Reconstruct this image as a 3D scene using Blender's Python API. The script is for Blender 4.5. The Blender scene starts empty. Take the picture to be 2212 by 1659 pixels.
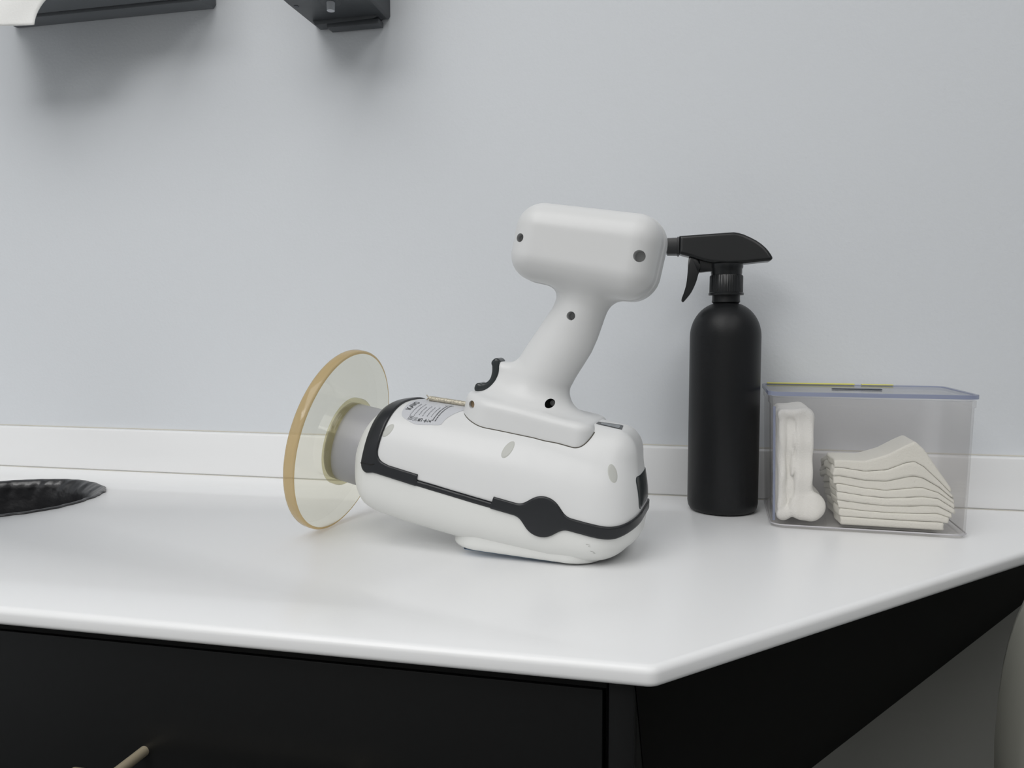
import bpy, bmesh, math
import numpy as np
from mathutils import Vector, Matrix

S = bpy.context.scene
COL = S.collection
CT = 0.86          # counter top height above the floor
WALL = 0.823       # distance camera -> back wall
def Wd(x, y, z):   # counter based coordinates -> world (wall at y = 0, floor at z = 0)
    return Vector((x, y - WALL, z + CT))

# ------------------------------------------------------------------ helpers
def lin(c):
    return tuple(((v / 255) / 12.92 if v / 255 <= .04045 else ((v / 255 + .055) / 1.055) ** 2.4) for v in c)

def mat(name, col, rough=.5, metal=0., spec=.5, bump=0., bscale=200., coat=0., var=0., vscale=6.):
    m = bpy.data.materials.new(name); m.use_nodes = True
    nt = m.node_tree; b = nt.nodes['Principled BSDF']
    c = (*col, 1)
    b.inputs['Base Color'].default_value = c
    b.inputs['Roughness'].default_value = rough
    b.inputs['Metallic'].default_value = metal
    b.inputs['Specular IOR Level'].default_value = spec
    b.inputs['Coat Weight'].default_value = coat
    tc = nt.nodes.new('ShaderNodeTexCoord')
    if var > 0:
        n = nt.nodes.new('ShaderNodeTexNoise'); n.inputs['Scale'].default_value = vscale; n.inputs['Detail'].default_value = 4
        r = nt.nodes.new('ShaderNodeMapRange')
        r.inputs['To Min'].default_value = 1 - var; r.inputs['To Max'].default_value = 1 + var
        mx = nt.nodes.new('ShaderNodeVectorMath'); mx.operation = 'SCALE'
        mx.inputs[0].default_value = col
        nt.links.new(tc.outputs['Object'], n.inputs['Vector'])
        nt.links.new(n.outputs['Fac'], r.inputs['Value']); nt.links.new(r.outputs['Result'], mx.inputs['Scale'])
        nt.links.new(mx.outputs['Vector'], b.inputs['Base Color'])
    if bump > 0:
        n = nt.nodes.new('ShaderNodeTexNoise'); n.inputs['Scale'].default_value = bscale; n.inputs['Detail'].default_value = 3
        bp = nt.nodes.new('ShaderNodeBump'); bp.inputs['Strength'].default_value = bump; bp.inputs['Distance'].default_value = .001
        nt.links.new(tc.outputs['Object'], n.inputs['Vector'])
        nt.links.new(n.outputs['Fac'], bp.inputs['Height']); nt.links.new(bp.outputs['Normal'], b.inputs['Normal'])
    return m

def clear_mat(name, tint, haze, hazecol, rough=.08, ior=1.45, one_sided=False):
    """thin clear plastic: tinted straight-through transmission, a little scattering haze, Fresnel gloss"""
    m = bpy.data.materials.new(name); m.use_nodes = True
    nt = m.node_tree; nt.nodes.clear()
    out = nt.nodes.new('ShaderNodeOutputMaterial')
    tr = nt.nodes.new('ShaderNodeBsdfTransparent'); tr.inputs['Color'].default_value = (*tint, 1)
    di = nt.nodes.new('ShaderNodeBsdfDiffuse'); di.inputs['Color'].default_value = (*hazecol, 1)
    tl = nt.nodes.new('ShaderNodeBsdfTranslucent'); tl.inputs['Color'].default_value = (*hazecol, 1)
    hz = nt.nodes.new('ShaderNodeMixShader'); hz.inputs['Fac'].default_value = .5
    m1 = nt.nodes.new('ShaderNodeMixShader'); m1.inputs['Fac'].default_value = haze
    gl = nt.nodes.new('ShaderNodeBsdfGlossy'); gl.inputs['Roughness'].default_value = rough
    lw = nt.nodes.new('ShaderNodeLayerWeight'); lw.inputs['Blend'].default_value = .5
    pw = nt.nodes.new('ShaderNodeMath'); pw.operation = 'POWER'; pw.inputs[1].default_value = 5
    fr = nt.nodes.new('ShaderNodeMath'); fr.operation = 'MULTIPLY_ADD'      # Schlick, the same from both sides
    f0 = ((ior - 1) / (ior + 1)) ** 2
    fr.inputs[1].default_value = .75 - f0; fr.inputs[2].default_value = f0
    nt.links.new(lw.outputs['Facing'], pw.inputs[0]); nt.links.new(pw.outputs[0], fr.inputs[0])
    m2 = nt.nodes.new('ShaderNodeMixShader')
    L = nt.links.new
    L(di.outputs[0], hz.inputs[1]); L(tl.outputs[0], hz.inputs[2])
    L(tr.outputs[0], m1.inputs[1]); L(hz.outputs[0], m1.inputs[2])
    L(fr.outputs[0], m2.inputs['Fac']); L(m1.outputs[0], m2.inputs[1]); L(gl.outputs[0], m2.inputs[2])
    if one_sided:                                    # a coloured edge shows from outside only, the bulk of the sheet stays clear
        ge = nt.nodes.new('ShaderNodeNewGeometry'); t2 = nt.nodes.new('ShaderNodeBsdfTransparent')
        t2.inputs['Color'].default_value = (1, 1, 1, 1); m3 = nt.nodes.new('ShaderNodeMixShader')
        L(ge.outputs['Backfacing'], m3.inputs['Fac']); L(m2.outputs[0], m3.inputs[1]); L(t2.outputs[0], m3.inputs[2]); m2 = m3
    L(m2.outputs[0], out.inputs['Surface'])
    return m

def tag(o, label=None, cat=None, group=None, kind=None):
    if label: o['label'] = label
    if cat: o['category'] = cat
    if group: o['group'] = group
    if kind: o['kind'] = kind
    return o

def empty(name, loc, rot=None):
    o = bpy.data.objects.new(name, None); COL.objects.link(o)
    o.empty_display_size = .03
    if rot is not None:
        o.matrix_world = Matrix.Translation(loc) @ rot.to_4x4()
    else:
        o.location = loc
    return o

def link(name, me, material, parent=None, smooth=True, sharp=None):
    o = bpy.data.objects.new(name, me); COL.objects.link(o)
    if material: 
        me.materials.clear(); me.materials.append(material)
    if smooth:
        me.polygons.foreach_set('use_smooth', [True] * len(me.polygons))
        if sharp: me.set_sharp_from_angle(angle=math.radians(sharp))
    if parent is not None: o.parent = parent
    return o

def from_bm(name, bm, material, parent=None, smooth=True, sharp=35):
    bmesh.ops.recalc_face_normals(bm, faces=bm.faces[:])
    me = bpy.data.meshes.new(name); bm.to_mesh(me); bm.free()
    return link(name, me, material, parent, smooth, sharp)

def bake(o):
    """apply the modifiers of o in place"""
    dg = bpy.context.evaluated_depsgraph_get(); dg.update()
    me = bpy.data.meshes.new_from_object(o.evaluated_get(dg))
    old = o.data; o.modifiers.clear(); o.data = me
    bpy.data.meshes.remove(old)
    return o

def bx(bm, c, s, bev=0., seg=3):
    """bevelled box, c centre, s full size"""
    g = bmesh.ops.create_cube(bm, size=1)
    vs = g['verts']
    bmesh.ops.scale(bm, vec=s, verts=vs); bmesh.ops.translate(bm, vec=c, verts=vs)
    if bev > 0:
        es = {e for v in vs for e in v.link_edges}
        bmesh.ops.bevel(bm, geom=list(es), offset=bev, segments=seg, affect='EDGES', profile=.5)

def tube(bm, pts, rad, n=14, cap=True):
    pts = [Vector(p) for p in pts]
    rads = rad if isinstance(rad, (list, tuple)) else [rad] * len(pts)
    t0 = (pts[1] - pts[0]).normalized()
    up = Vector((0, 0, 1)) if abs(t0.z) < .9 else Vector((1, 0, 0))
    rings = []
    for i, p in enumerate(pts):
        t = (pts[min(i + 1, len(pts) - 1)] - pts[max(i - 1, 0)]).normalized()
        a = t.cross(up).normalized(); b = t.cross(a)
        rings.append([bm.verts.new(p + rads[i] * (a * math.cos(2 * math.pi * k / n) + b * math.sin(2 * math.pi * k / n))) for k in range(n)])
    for r, q in zip(rings, rings[1:]):
        for k in range(n):
            bm.faces.new((r[k], r[(k + 1) % n], q[(k + 1) % n], q[k]))
    if cap:
        bm.faces.new(rings[0][::-1]); bm.faces.new(rings[-1])

def lathe(bm, prof, n=64, fn=None, M=None):
    """prof: (r, z) list; closes on the axis where r == 0"""
    rings = []
    for r, z in prof:
        if r < 1e-6:
            rings.append([bm.verts.new((0, 0, z))])
        else:
            ring = []
            for k in range(n):
                a = 2 * math.pi * k / n
                rr = fn(r, z, a) if fn else r
                ring.append(bm.verts.new((rr * math.cos(a), rr * math.sin(a), z)))
            rings.append(ring)
    for p, q in zip(rings, rings[1:]):
        if len(p) == 1 and len(q) == 1: continue
        for k in range(n):
            k2 = (k + 1) % n
            if len(p) == 1: bm.faces.new((p[0], q[k], q[k2]))
            elif len(q) == 1: bm.faces.new((p[k], q[0], p[k2]))
            else: bm.faces.new((p[k], p[k2], q[k2], q[k]))
    if M is not None:
        bmesh.ops.transform(bm, matrix=M, verts=[v for r in rings for v in r])

def prism(bm, outline, y0, y1, bev=0., seg=3):
    """outline (x, z) extruded along y from y0 to y1, rims bevelled"""
    a = [bm.verts.new((x, y0, z)) for x, z in outline]
    b = [bm.verts.new((x, y1, z)) for x, z in outline]
    f0 = bm.faces.new(a); f1 = bm.faces.new(b[::-1])
    n = len(a)
    for k in range(n):
        bm.faces.new((a[k], b[k], b[(k + 1) % n], a[(k + 1) % n]))
    if bev > 0:
        es = list(f0.edges) + list(f1.edges)
        bmesh.ops.bevel(bm, geom=es, offset=bev, segments=seg, affect='EDGES', profile=.5)

def smooth_outline(pts, n=6):
    """closed Catmull-Rom through pts"""
    out = []; m = len(pts)
    for i in range(m):
        p0, p1, p2, p3 = (np.array(pts[(i + k) % m], float) for k in (-1, 0, 1, 2))
        for j in range(n):
            t = j / n
            out.append(tuple(.5 * (2 * p1 + (p2 - p0) * t + (2 * p0 - 5 * p1 + 4 * p2 - p3) * t * t + (3 * p1 - p0 - 3 * p2 + p3) * t ** 3)))
    return out

def rrect(x0, x1, y0, y1, r, n=8):
    o = []
    for cx, cy, a0 in ((x1 - r, y1 - r, 0), (x0 + r, y1 - r, 90), (x0 + r, y0 + r, 180), (x1 - r, y0 + r, 270)):
        for k in range(n + 1):
            a = math.radians(a0 + 90 * k / n); o.append((cx + r * math.cos(a), cy + r * math.sin(a)))
    return o

# ---- implicit surfaces (mm) and a surface-nets mesher
def smax(a, b, k):
    h = np.maximum(k - np.abs(a - b), 0) / k
    return np.maximum(a, b) + h * h * k * .25
def smin(a, b, k): return -smax(-a, -b, k)
def rbox(u, v, w, c, b, r):
    q = [np.abs(x - ci) - (bi - r) for x, ci, bi in zip((u, v, w), c, b)]
    return np.sqrt(sum(np.maximum(x, 0) ** 2 for x in q)) + np.minimum(np.maximum(np.maximum(q[0], q[1]), q[2]), 0) - r

def nets(f, lo, hi, h):
    ax = [np.arange(a, b + h, h) for a, b in zip(lo, hi)]
    X, Y, Z = np.meshgrid(*ax, indexing='ij')
    F = f(X, Y, Z)
    ins = F < 0
    sh = F.shape
    cnt = np.zeros(tuple(s - 1 for s in sh), int)
    for dx in (0, 1):
        for dy in (0, 1):
            for dz in (0, 1):
                cnt += ins[dx:sh[0] - 1 + dx, dy:sh[1] - 1 + dy, dz:sh[2] - 1 + dz]
    act = (cnt > 0) & (cnt < 8)
    ci = np.argwhere(act)
    idx = -np.ones(cnt.shape, int); idx[act] = np.arange(len(ci))
    acc = np.zeros((len(ci), 3)); num = np.zeros(len(ci))
    cor = [(a, b, c) for a in (0, 1) for b in (0, 1) for c in (0, 1)]
    for i, a in enumerate(cor):
        for b in cor[i + 1:]:
            if sum(abs(p - q) for p, q in zip(a, b)) != 1: continue
            fa = F[tuple((ci + a).T)]; fb = F[tuple((ci + b).T)]
            m = (fa < 0) != (fb < 0)
            t = np.where(m, fa / np.where(m, fa - fb, 1), 0)
            p = np.array(a) + t[:, None] * (np.array(b) - np.array(a))
            acc[m] += p[m]; num[m] += 1
    P = (ci + acc / num[:, None]) * h + np.array(lo)
    faces = []
    for d in range(3):
        e1, e2 = (d + 1) % 3, (d + 2) % 3
        sl0 = [slice(None)] * 3; sl1 = [slice(None)] * 3
        sl0[d] = slice(0, -1); sl1[d] = slice(1, None)
        A = ins[tuple(sl0)]; B = ins[tuple(sl1)]
        E = np.argwhere(A != B)
        E = E[(E[:, e1] > 0) & (E[:, e2] > 0) & (E[:, e1] < cnt.shape[e1]) & (E[:, e2] < cnt.shape[e2])]
        o1 = np.zeros(3, int); o1[e1] = 1; o2 = np.zeros(3, int); o2[e2] = 1
        q = np.stack([idx[tuple((E - o1 - o2).T)], idx[tuple((E - o2).T)], idx[tuple(E.T)], idx[tuple((E - o1).T)]], 1)
        flip = ~A[tuple(E.T)]
        q[flip] = q[flip][:, ::-1]
        faces.append(q)
    faces = np.concatenate(faces)
    for _ in range(3):                       # pull the vertices onto the surface
        e = h * .08
        g = np.stack([(f(P[:, 0] + e * (k == 0), P[:, 1] + e * (k == 1), P[:, 2] + e * (k == 2)) -
                       f(P[:, 0] - e * (k == 0), P[:, 1] - e * (k == 1), P[:, 2] - e * (k == 2))) / (2 * e) for k in range(3)], 1)
        v = f(P[:, 0], P[:, 1], P[:, 2])
        st = -(v / np.maximum((g * g).sum(1), .05))[:, None] * g
        ln = np.linalg.norm(st, axis=1, keepdims=True)
        P = P + st * np.minimum(1, h * .5 / np.maximum(ln, 1e-9))
    return P, faces

def net_mesh(name, P, faces, scale=.001, off=(0, 0, 0)):
    me = bpy.data.meshes.new(name)
    V = P * scale + np.array(off)
    me.vertices.add(len(V)); me.vertices.foreach_set('co', V.astype(np.float32).ravel())
    me.loops.add(faces.size); me.loops.foreach_set('vertex_index', faces.astype(np.int32).ravel())
    me.polygons.add(len(faces))
    me.polygons.foreach_set('loop_start', np.arange(0, faces.size, 4, dtype=np.int32))
    me.update(calc_edges=True); me.validate()
    return me

# ------------------------------------------------------------------ materials
M_wall = mat('wall_paint', (.71, .735, .765), .6, bump=.2, bscale=260, spec=.3)
M_far = mat('wall_paint_grey', (.60, .60, .59), .6)
M_wallshade = mat('wall_shade_grey', (.25, .252, .235), .6, bump=.1, bscale=200, spec=.3)  # darkened wall tone: the shade below the counter is put into this colour
M_black2 = mat('black_board', (.0035, .0036, .0037), .5, spec=.06)
M_ceil = mat('ceiling_paint', (.88, .88, .87), .8)
M_floor = mat('floor_vinyl', (.11, .11, .105), .45, var=.08, vscale=3)
M_counter = mat('solid_surface', (.875, .88, .885), .30, spec=.5, bump=.02, bscale=120)
M_caulk = mat('caulk', (.60, .58, .52), .7)
M_black = mat('black_laminate', (.0055, .0058, .006), .40, spec=.20, bump=.03, bscale=90)
M_brass = mat('brushed_brass', (.62, .54, .39), .35, metal=.55)
M_white = mat('white_plastic', (.71, .715, .715), .36, spec=.45)
M_white2 = mat('white_plastic_cream', (.73, .735, .715), .38, spec=.45)
M_rubber = mat('dark_rubber', (.017, .0185, .021), .32, spec=.38)
M_trig = mat('black_gloss_plastic', (.025, .031, .033), .22, spec=.5)
M_tube = mat('gray_plastic', (.34, .34, .355), .35, spec=.5)
M_label = mat('silver_label', (.56, .57, .60), .4, spec=.4)
M_ink = mat('label_ink', (.07, .075, .08), .6)
M_ink2 = mat('label_ink_pale', (.24, .25, .265), .6)
M_plug = mat('translucent_plug', (.50, .505, .475), .5)
M_screw = mat('screw_steel', (.16, .16, .16), .4, metal=.7)
M_tan = mat('brass_insert', (.50, .36, .22), .5)
M_blue = mat('blue_overlay', (.52, .66, .84), .4)
M_window = mat('smoked_window', (.10, .115, .125), .2)
M_pin = mat('worn_metal_rod', (.50, .46, .37), .4, metal=.5, bump=.8, bscale=700, var=.45, vscale=400)
M_bottle = mat('matte_black_plastic', (.0085, .009, .010), .42, spec=.30, bump=.08, bscale=900)
M_spray = mat('black_spray_plastic', (.0085, .0092, .010), .28, spec=.40)
M_disp = mat('charcoal_plastic', (.115, .124, .134), .42, bump=.1, bscale=700)
M_disp2 = mat('charcoal_plastic_dark', (.060, .066, .072), .45)
M_nozzle = mat('milky_nozzle', (.55, .57, .60), .4)
M_paper = mat('paper_towel', (.88, .88, .86), .9, bump=.3, bscale=500); M_paper.node_tree.nodes['Principled BSDF'].inputs['Subsurface Weight'].default_value = .3; M_paper.node_tree.nodes['Principled BSDF'].inputs['Subsurface Radius'].default_value = (.01, .01, .01)
M_cloth = mat('white_gauze', (.84, .835, .80), .95, bump=.5, bscale=900)
M_wipe = mat('cream_wipe', (.80, .79, .725), .95, bump=.4, bscale=600)
M_bag = mat('black_bin_liner', (.020, .020, .022), .30, spec=.7, bump=1.0, bscale=70)
M_vinyl = mat('taupe_vinyl', (.235, .235, .205), .45, bump=.1, bscale=300)
M_dark = mat('dark_slot', (.03, .04, .055), .4)
M_yellow = mat('yellow_seal', (.70, .66, .16), .5)
M_chrome = mat('chrome', (.6, .6, .6), .15, metal=1)

M_amberface = clear_mat('pale_amber_acrylic', (.935, .922, .835), .11, (.90, .88, .72), .06)
M_amberrim = clear_mat('amber_acrylic_rim', (.66, .52, .30), .62, (.70, .52, .27), .10, one_sided=True)
M_clearfront = clear_mat('clear_acrylic', (1, 1, 1), 0, (.8, .8, .8), .06)
M_collar = clear_mat('clear_acrylic_collar', (.88, .86, .74), .12, (.72, .68, .50), .08)
M_clear = clear_mat('clear_box_plastic', (.992, .987, .984), .05, (.86, .84, .83), .08, 1.25)
M_clearlid = clear_mat('clear_lid_plastic', (.965, .965, .975), .12, (.80, .81, .84), .10, 1.35)
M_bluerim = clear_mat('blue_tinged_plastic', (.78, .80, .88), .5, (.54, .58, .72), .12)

# ------------------------------------------------------------------ the room
def slab(name, c, s, m, kind='structure'):
    bm = bmesh.new(); bx(bm, c, s)
    o = from_bm(name, bm, m, smooth=False); tag(o, kind=kind); return o

XL, XR, YF, ZC = -2.3, 2.5, -3.6, 2.55
slab('wall_back', ((XL + XR) / 2, .05, ZC / 2), (XR - XL + .2, .1, ZC), M_wall)
slab('wall_left', (XL - .05, YF / 2, ZC / 2), (.1, -YF, ZC), M_wall)
slab('wall_right', (XR + .05, YF / 2, ZC / 2), (.1, -YF, ZC), M_wall)
slab('wall_front', ((XL + XR) / 2, YF - .05, ZC / 2), (XR - XL + .2, .1, ZC), M_far)
slab('floor', ((XL + XR) / 2, YF / 2, -.05), (XR - XL + .2, -YF + .2, .1), M_floor)
slab('ceiling', ((XL + XR) / 2, YF / 2, ZC + .05), (XR - XL + .2, -YF + .2, .1), M_ceil)

slab('shade_sheet_1', ((-.02 + XR) / 2, -.003, (CT - .03) / 2), (XR + .02, .006, CT - .03), M_wallshade)  # thin grey sheet added over the wall to deepen the shade under the counter
# ------------------------------------------------------------------ counter with the round waste chute
HOLE = (-.679, .651, .095)
CX0 = -1.55; FRONT = .3893; TH = .0115; K = (-.0118, FRONT)
def counter():
    top = empty('countertop', Wd(-.6, .62, -TH))
    tag(top, 'white solid surface countertop with a clipped right corner and a round waste hole', 'countertop')
    o0 = top.location
    xe = K[0] + (WALL - .0005 - FRONT)            # clipped edge runs at 45 degrees to the wall
    r = .011; cxr, cyr = K[0] - r * math.tan(math.radians(22.5)), FRONT + r
    def plan(t):                                  # outline inset by t along the two free edges, rounded corner
        p = [(CX0, FRONT + t)]
        for k in range(13):
            a = math.radians(-90 + 45 * k / 12); p.append((cxr + (r - t) * math.cos(a), cyr + (r - t) * math.sin(a)))
        return p + [(xe - t * math.sqrt(2), WALL - .0005), (CX0, WALL - .0005)]
    bm = bmesh.new(); e = .0042; e2 = .0035
    prof = [(e * (1 - math.sin(math.radians(q))), -e * (1 - math.cos(math.radians(q)))) for q in range(0, 91, 15)]
    prof += [(e2 * (1 - math.cos(math.radians(q))), -TH + e2 * (1 - math.sin(math.radians(q)))) for q in range(0, 91, 18)]
    rs = [[bm.verts.new(Wd(x, y, z) - o0) for x, y in plan(t)] for t, z in prof]
    for p, q in zip(rs, rs[1:]):
        for k in range(len(p)): bm.faces.new((p[k], p[(k + 1) % len(p)], q[(k + 1) % len(p)], q[k]))
    bm.faces.new(rs[0]); bm.faces.new(rs[-1][::-1])
    slabo = from_bm('worktop', bm, M_counter, top, sharp=25)
    cut = bmesh.new()
    bmesh.ops.create_cone(cut, cap_ends=True, segments=96, radius1=HOLE[2], radius2=HOLE[2], depth=.2)
    c = from_bm('cut', cut, None); c.location = Wd(HOLE[0], HOLE[1], 0)
    m = slabo.modifiers.new('b', 'BOOLEAN'); m.object = c; m.operation = 'DIFFERENCE'; m.solver = 'EXACT'
    bake(slabo); bpy.data.objects.remove(c)
    slabo.data.materials.clear(); slabo.data.materials.append(M_counter)
    bm = bmesh.new()                                # upstand along the wall
    bx(bm, (0, 0, 0), (xe - .012 - CX0, .012, .0505), .002, 3)
    o = from_bm('backsplash', bm, M_counter, top); o.location = Wd((CX0 + xe - .012) / 2, .8172, .02535) - o0
    bm = bmesh.new(); tube(bm, [Wd(CX0, .8108, .0002) - o0, Wd(xe - .014, .8108, .0002) - o0], .0006, 6)
    from_bm('caulk_joint', bm, M_caulk, top)
    bm = bmesh.new(); tube(bm, [Wd(CX0, .8228, .0508) - o0, Wd(xe - .014, .8228, .0508) - o0], .0009, 6)
    from_bm('caulk_joint', bm, M_caulk, top)
counter()

def liner():
    r0 = HOLE[2]
    rng = np.random.default_rng(3); ph = rng.uniform(0, 6.28, 12)
    def wr(r, z, a):
        s = sum(math.sin(k * a + ph[k] + z * 30 * (k % 3 - 1)) * .0016 for k in (3, 5, 7, 9, 11)) * min(1, max(0, (.388 - z) * 14))
        return r + s + (.0006 * math.sin(23 * a + ph[1]) + .0005 * math.sin(41 * a + ph[2]) + .0007 * math.sin(7 * a + ph[3])) * min(1, max(0, (z - .37) * 40))
    prof = [(r0 + .0005, .4003), (r0 + .0022, .4003), (r0 + .0019, .4011), (r0 - .0005, .4021), (r0 - .003, .4008), (r0 - .006, .3988), (r0 - .009, .3962), (r0 - .012, .3925), (r0 - .0145, .387)]
    prof += [(r0 - .016 - .03 * (1 - z / .38) ** 2, z) for z in np.linspace(.376, .02, 30)] + [(.03, .004), (0, .002)]
    bm = bmesh.new(); lathe(bm, prof, 200, wr)
    for vv in bm.verts:                              # pulled towards the back left
        k = min(1, max(0, (.4005 - vv.co.z) / .012)); vv.co.x -= .0085 * k; vv.co.y += .0055 * k
    o = from_bm('bin_liner', bm, M_bag, None, sharp=None); o.location = Wd(HOLE[0], HOLE[1], -.40)
    tag(o, 'crinkled black plastic bin liner hanging in the round counter hole', 'bin bag')
liner()

# ------------------------------------------------------------------ black base cabinet
def cabinet():
    yF = .402; XR_ = -.022
    root = empty('base_cabinet', Wd(-.6, .6, -CT))
    tag(root, 'black laminate base cabinet under the white countertop', 'cabinet')
    o0 = root.location
    def B(name, x0, x1, y0, y1, z0, z1, bev, m=M_black, par=None):
        bm = bmesh.new(); c = Wd((x0 + x1) / 2, (y0 + y1) / 2, (z0 + z1) / 2)
        bx(bm, c - o0, (x1 - x0, y1 - y0, z1 - z0), bev, 2)
        return from_bm(name, bm, m, par or root)
    B('carcass', CX0 + .01, HOLE[0] - .13, yF + .02, .82, -.76, -TH - .0005, .001)
    B('carcass', HOLE[0] - .13, HOLE[0] + .13, yF + .02, .82, -.76, -.42, .001)
    B('carcass', HOLE[0] + .13, XR_, yF + .02, .82, -.76, -TH - .0005, .001)
    B('rear_panel', HOLE[0] - .13, HOLE[0] + .13, .78, .82, -.42, -TH - .0005, .0)
    B('corner_stile', -.036, XR_, yF, yF + .02, -.76, -TH - .0005, .0012)
    B('top_rail', CX0 + .01, -.037, yF + .0008, yF + .02, -.0195, -TH - .0005, .0003)
    B('toe_kick', CX0 + .01, XR_ - .02, yF + .07, .80, -CT + .0005, -.7605, .0)
    d1 = B('drawer_front', -.62, -.039, yF, yF + .0195, -.30, -.0202, .0008)
    B('drawer_front', -1.21, -.6235, yF, yF + .0195, -.30, -.0202, .0008)
    B('door', -.62, -.039, yF, yF + .0195, -.755, -.3035, .0012)
    B('door', -1.21, -.6235, yF, yF + .0195, -.755, -.3035, .0012)
    # bar pull on two posts
    bm = bmesh.new()
    zb = -.0893; yb = yF - .030
    tube(bm, [Wd(-.3445, yb, zb) - o0, Wd(-.16, yb, zb) - o0], .0050, 20)
    for x in (-.3195, -.18):
        tube(bm, [Wd(x, yF + .001, zb + .002) - o0, Wd(x, yb, zb + .002) - o0], .0032, 18)
    o = from_bm('bar_pull', bm, M_brass, root); o['label'] = 'brushed brass bar handle'
    o.parent = d1
    # sloping black panel under the clipped corner, running back to the wall
    c0 = .4012 + .0042
    def pl(x, y): return x - y + c0                 # z of the panel plane
    yw = WALL - .001
    p = [Wd(XR_ + .0005, c0 + XR_ + .0008 + TH, -TH - .0006), Wd(yw - c0 - TH, yw, -TH - .0006), Wd(XR_ + .0005, yw, pl(XR_, yw) )]
    q = [v + Vector((-.010, .010, .010)) for v in p]
    q[0] = Wd(XR_ + .0005, c0 + XR_ + .022 + TH, -TH - .0006); q[1] = Wd(yw - c0 - TH - .02, yw, -TH - .0006); q[2] = Wd(XR_ + .0005, yw, pl(XR_, yw) + .02)
    bm = bmesh.new(); a = [bm.verts.new(v - o0) for v in p]; b = [bm.verts.new(v - o0) for v in q]
    bm.faces.new(a); bm.faces.new(b[::-1])
    for k in range(3): bm.faces.new((a[k], b[k], b[(k + 1) % 3], a[(k + 1) % 3]))
    from_bm('corner_panel', bm, M_black2, root, smooth=False)
cabinet()

# ------------------------------------------------------------------ hand-held x-ray unit
yw_, pt_ = math.radians(-4.57), math.radians(12.0)
DO = Vector((-.2798, .6125, .0763 + .0006))
eu = Vector((math.cos(yw_) * math.cos(pt_), math.sin(yw_) * math.cos(pt_), -math.sin(pt_)))
ew = eu.cross(Vector((0, 0, 1))).normalized(); ev = ew.cross(eu)
BASE = .078                                          # the empty sits at the foot of the disc
ROT = Matrix((eu, -ew, ev)).transposed()             # local x = along the body, -y = towards the room, z = up the grip
DEV = empty('handheld_xray_unit', Wd(*(DO - ev * BASE)), ROT)
tag(DEV, 'white handheld dental x-ray unit lying grip up with a round amber shield', 'x-ray unit')
def L(u, v, w): return Vector((u / 1000, -w / 1000, v / 1000 + BASE))

def body0(u, v, w):
    Wi = np.interp(u, [15, 45, 90, 140, 200, 260], [45, 51, 54.5, 56, 55.5, 53])
    T = np.interp(u, [15, 35, 45, 70, 120, 170, 260], [38, 44, 48, 51, 56, 59, 57])
    B = np.interp(u, [15, 45, 80, 130, 200, 230, 262], [36, 41.5, 42.5, 41.5, 36, 29.5, 23])
    Hh = np.where(v > 0, T, B); nn = np.where(v > 0, 2.7, 3.8)
    q = (np.abs(w / Wi) ** nn + np.abs(v / Hh) ** nn) ** (1 / nn)
    k = np.clip((v + 14) / 20, 0, 1)
    d = (q - 1) * (np.minimum(Wi, T) * k + np.minimum(Wi, B) * (1 - k))
    d = smax(d, 22.5 + .10 * np.abs(v) - u, 34)
    return smax(d, (u - 257.5) * .99 + .16 * (v - 5), 36)
def body(u, v, w):
    return smin(body0(u, v, w), rbox(u, v - .02 * (u - 212), w, (208, 43, 0), (36, 25.5, 33), 18), 9)
def plan2(x, y, a, b, r):
    qx, qy = np.abs(x) - (a - r), np.abs(y) - (b - r)
    return np.sqrt(np.maximum(qx, 0) ** 2 + np.maximum(qy, 0) ** 2) + np.minimum(np.maximum(qx, qy), 0) - r
def foot(u, v, w):
    vp = v - (-43.7 + .157 * (u - 137))
    return smax(plan2(u - 180, w, 58.5, 49.5, 26), np.abs(vp - 13) - 13, 5)
def handle(u, v, w):
    k = [40, 79, 88, 98, 110, 119, 130, 146, 159, 175]
    cu = np.interp(v, k, [146, 151, 154.5, 159, 163.5, 167, 170.5, 175, 177.5, 178])
    a = np.interp(v, k, [30, 29, 26, 24.5, 24.5, 24.2, 23, 20.5, 20, 20])
    b = np.interp(v, [40, 90, 130, 170], [20, 19, 18.5, 19])
    return (np.sqrt(((u - cu) / a) ** 2 + (w / b) ** 2) - 1) * np.minimum(a, b)
def boxs(u, v, w):
    return rbox(u, v - .028 * (u - 172) * np.clip((v - 163) / 30, 0, 2), w, (172.7, 193.7, 0), (54.8, 30.4, 34), 20)
def plate(u, v, w):
    return smax(plan2(u - 158, w, 53, 37.2, np.where(u < 158, 27., 12.)), np.abs(v - 53.5) - 15.8, 7)
def grip(u, v, w):
    hd = smax(handle(u, v, w), np.maximum(v - 190, 50 - v), 4)
    b = boxs(u, v, w)
    b = smin(b, smax(b - .9, w - 2, 1.), .6)         # step where the two battery halves meet
    d = smin(hd, b, 13)
    d = smin(d, plate(u, v, w), 22)
    d = smin(d, rbox(u, v, w, (139, 84, 0), (19, 13, 11), 5), 8)
    return smax(d, -(np.sqrt((u - 106) ** 2 + (v - 88) ** 2) - 18.6), 1.5)

def vc(u): return -.3 + 11 * np.clip((u - 232) / 26, 0, 1.2) ** 2.5   # line where the shells meet
def upper2d(u, v):                                   # < 0 inside the upper shell
    a = vc(u) - v; b = 47.5 - u
    return smax(a, b, 9)
def wrapf(fn):                                       # grid axes are local x, y, z = u, -w, v
    return lambda X, Y, Z: fn(X, Z, -Y)
def dev_net(name, fn, lo, hi, h, m, parent=DEV, sharp=None, off=BASE):
    (u0, v0, w0), (u1, v1, w1) = lo, hi
    P, F = nets(wrapf(fn), (u0, -w1, v0), (u1, -w0, v1), h)
    return link(name, net_mesh(name, P, F, .001, (0, 0, off)), m, parent, True, sharp)

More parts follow.
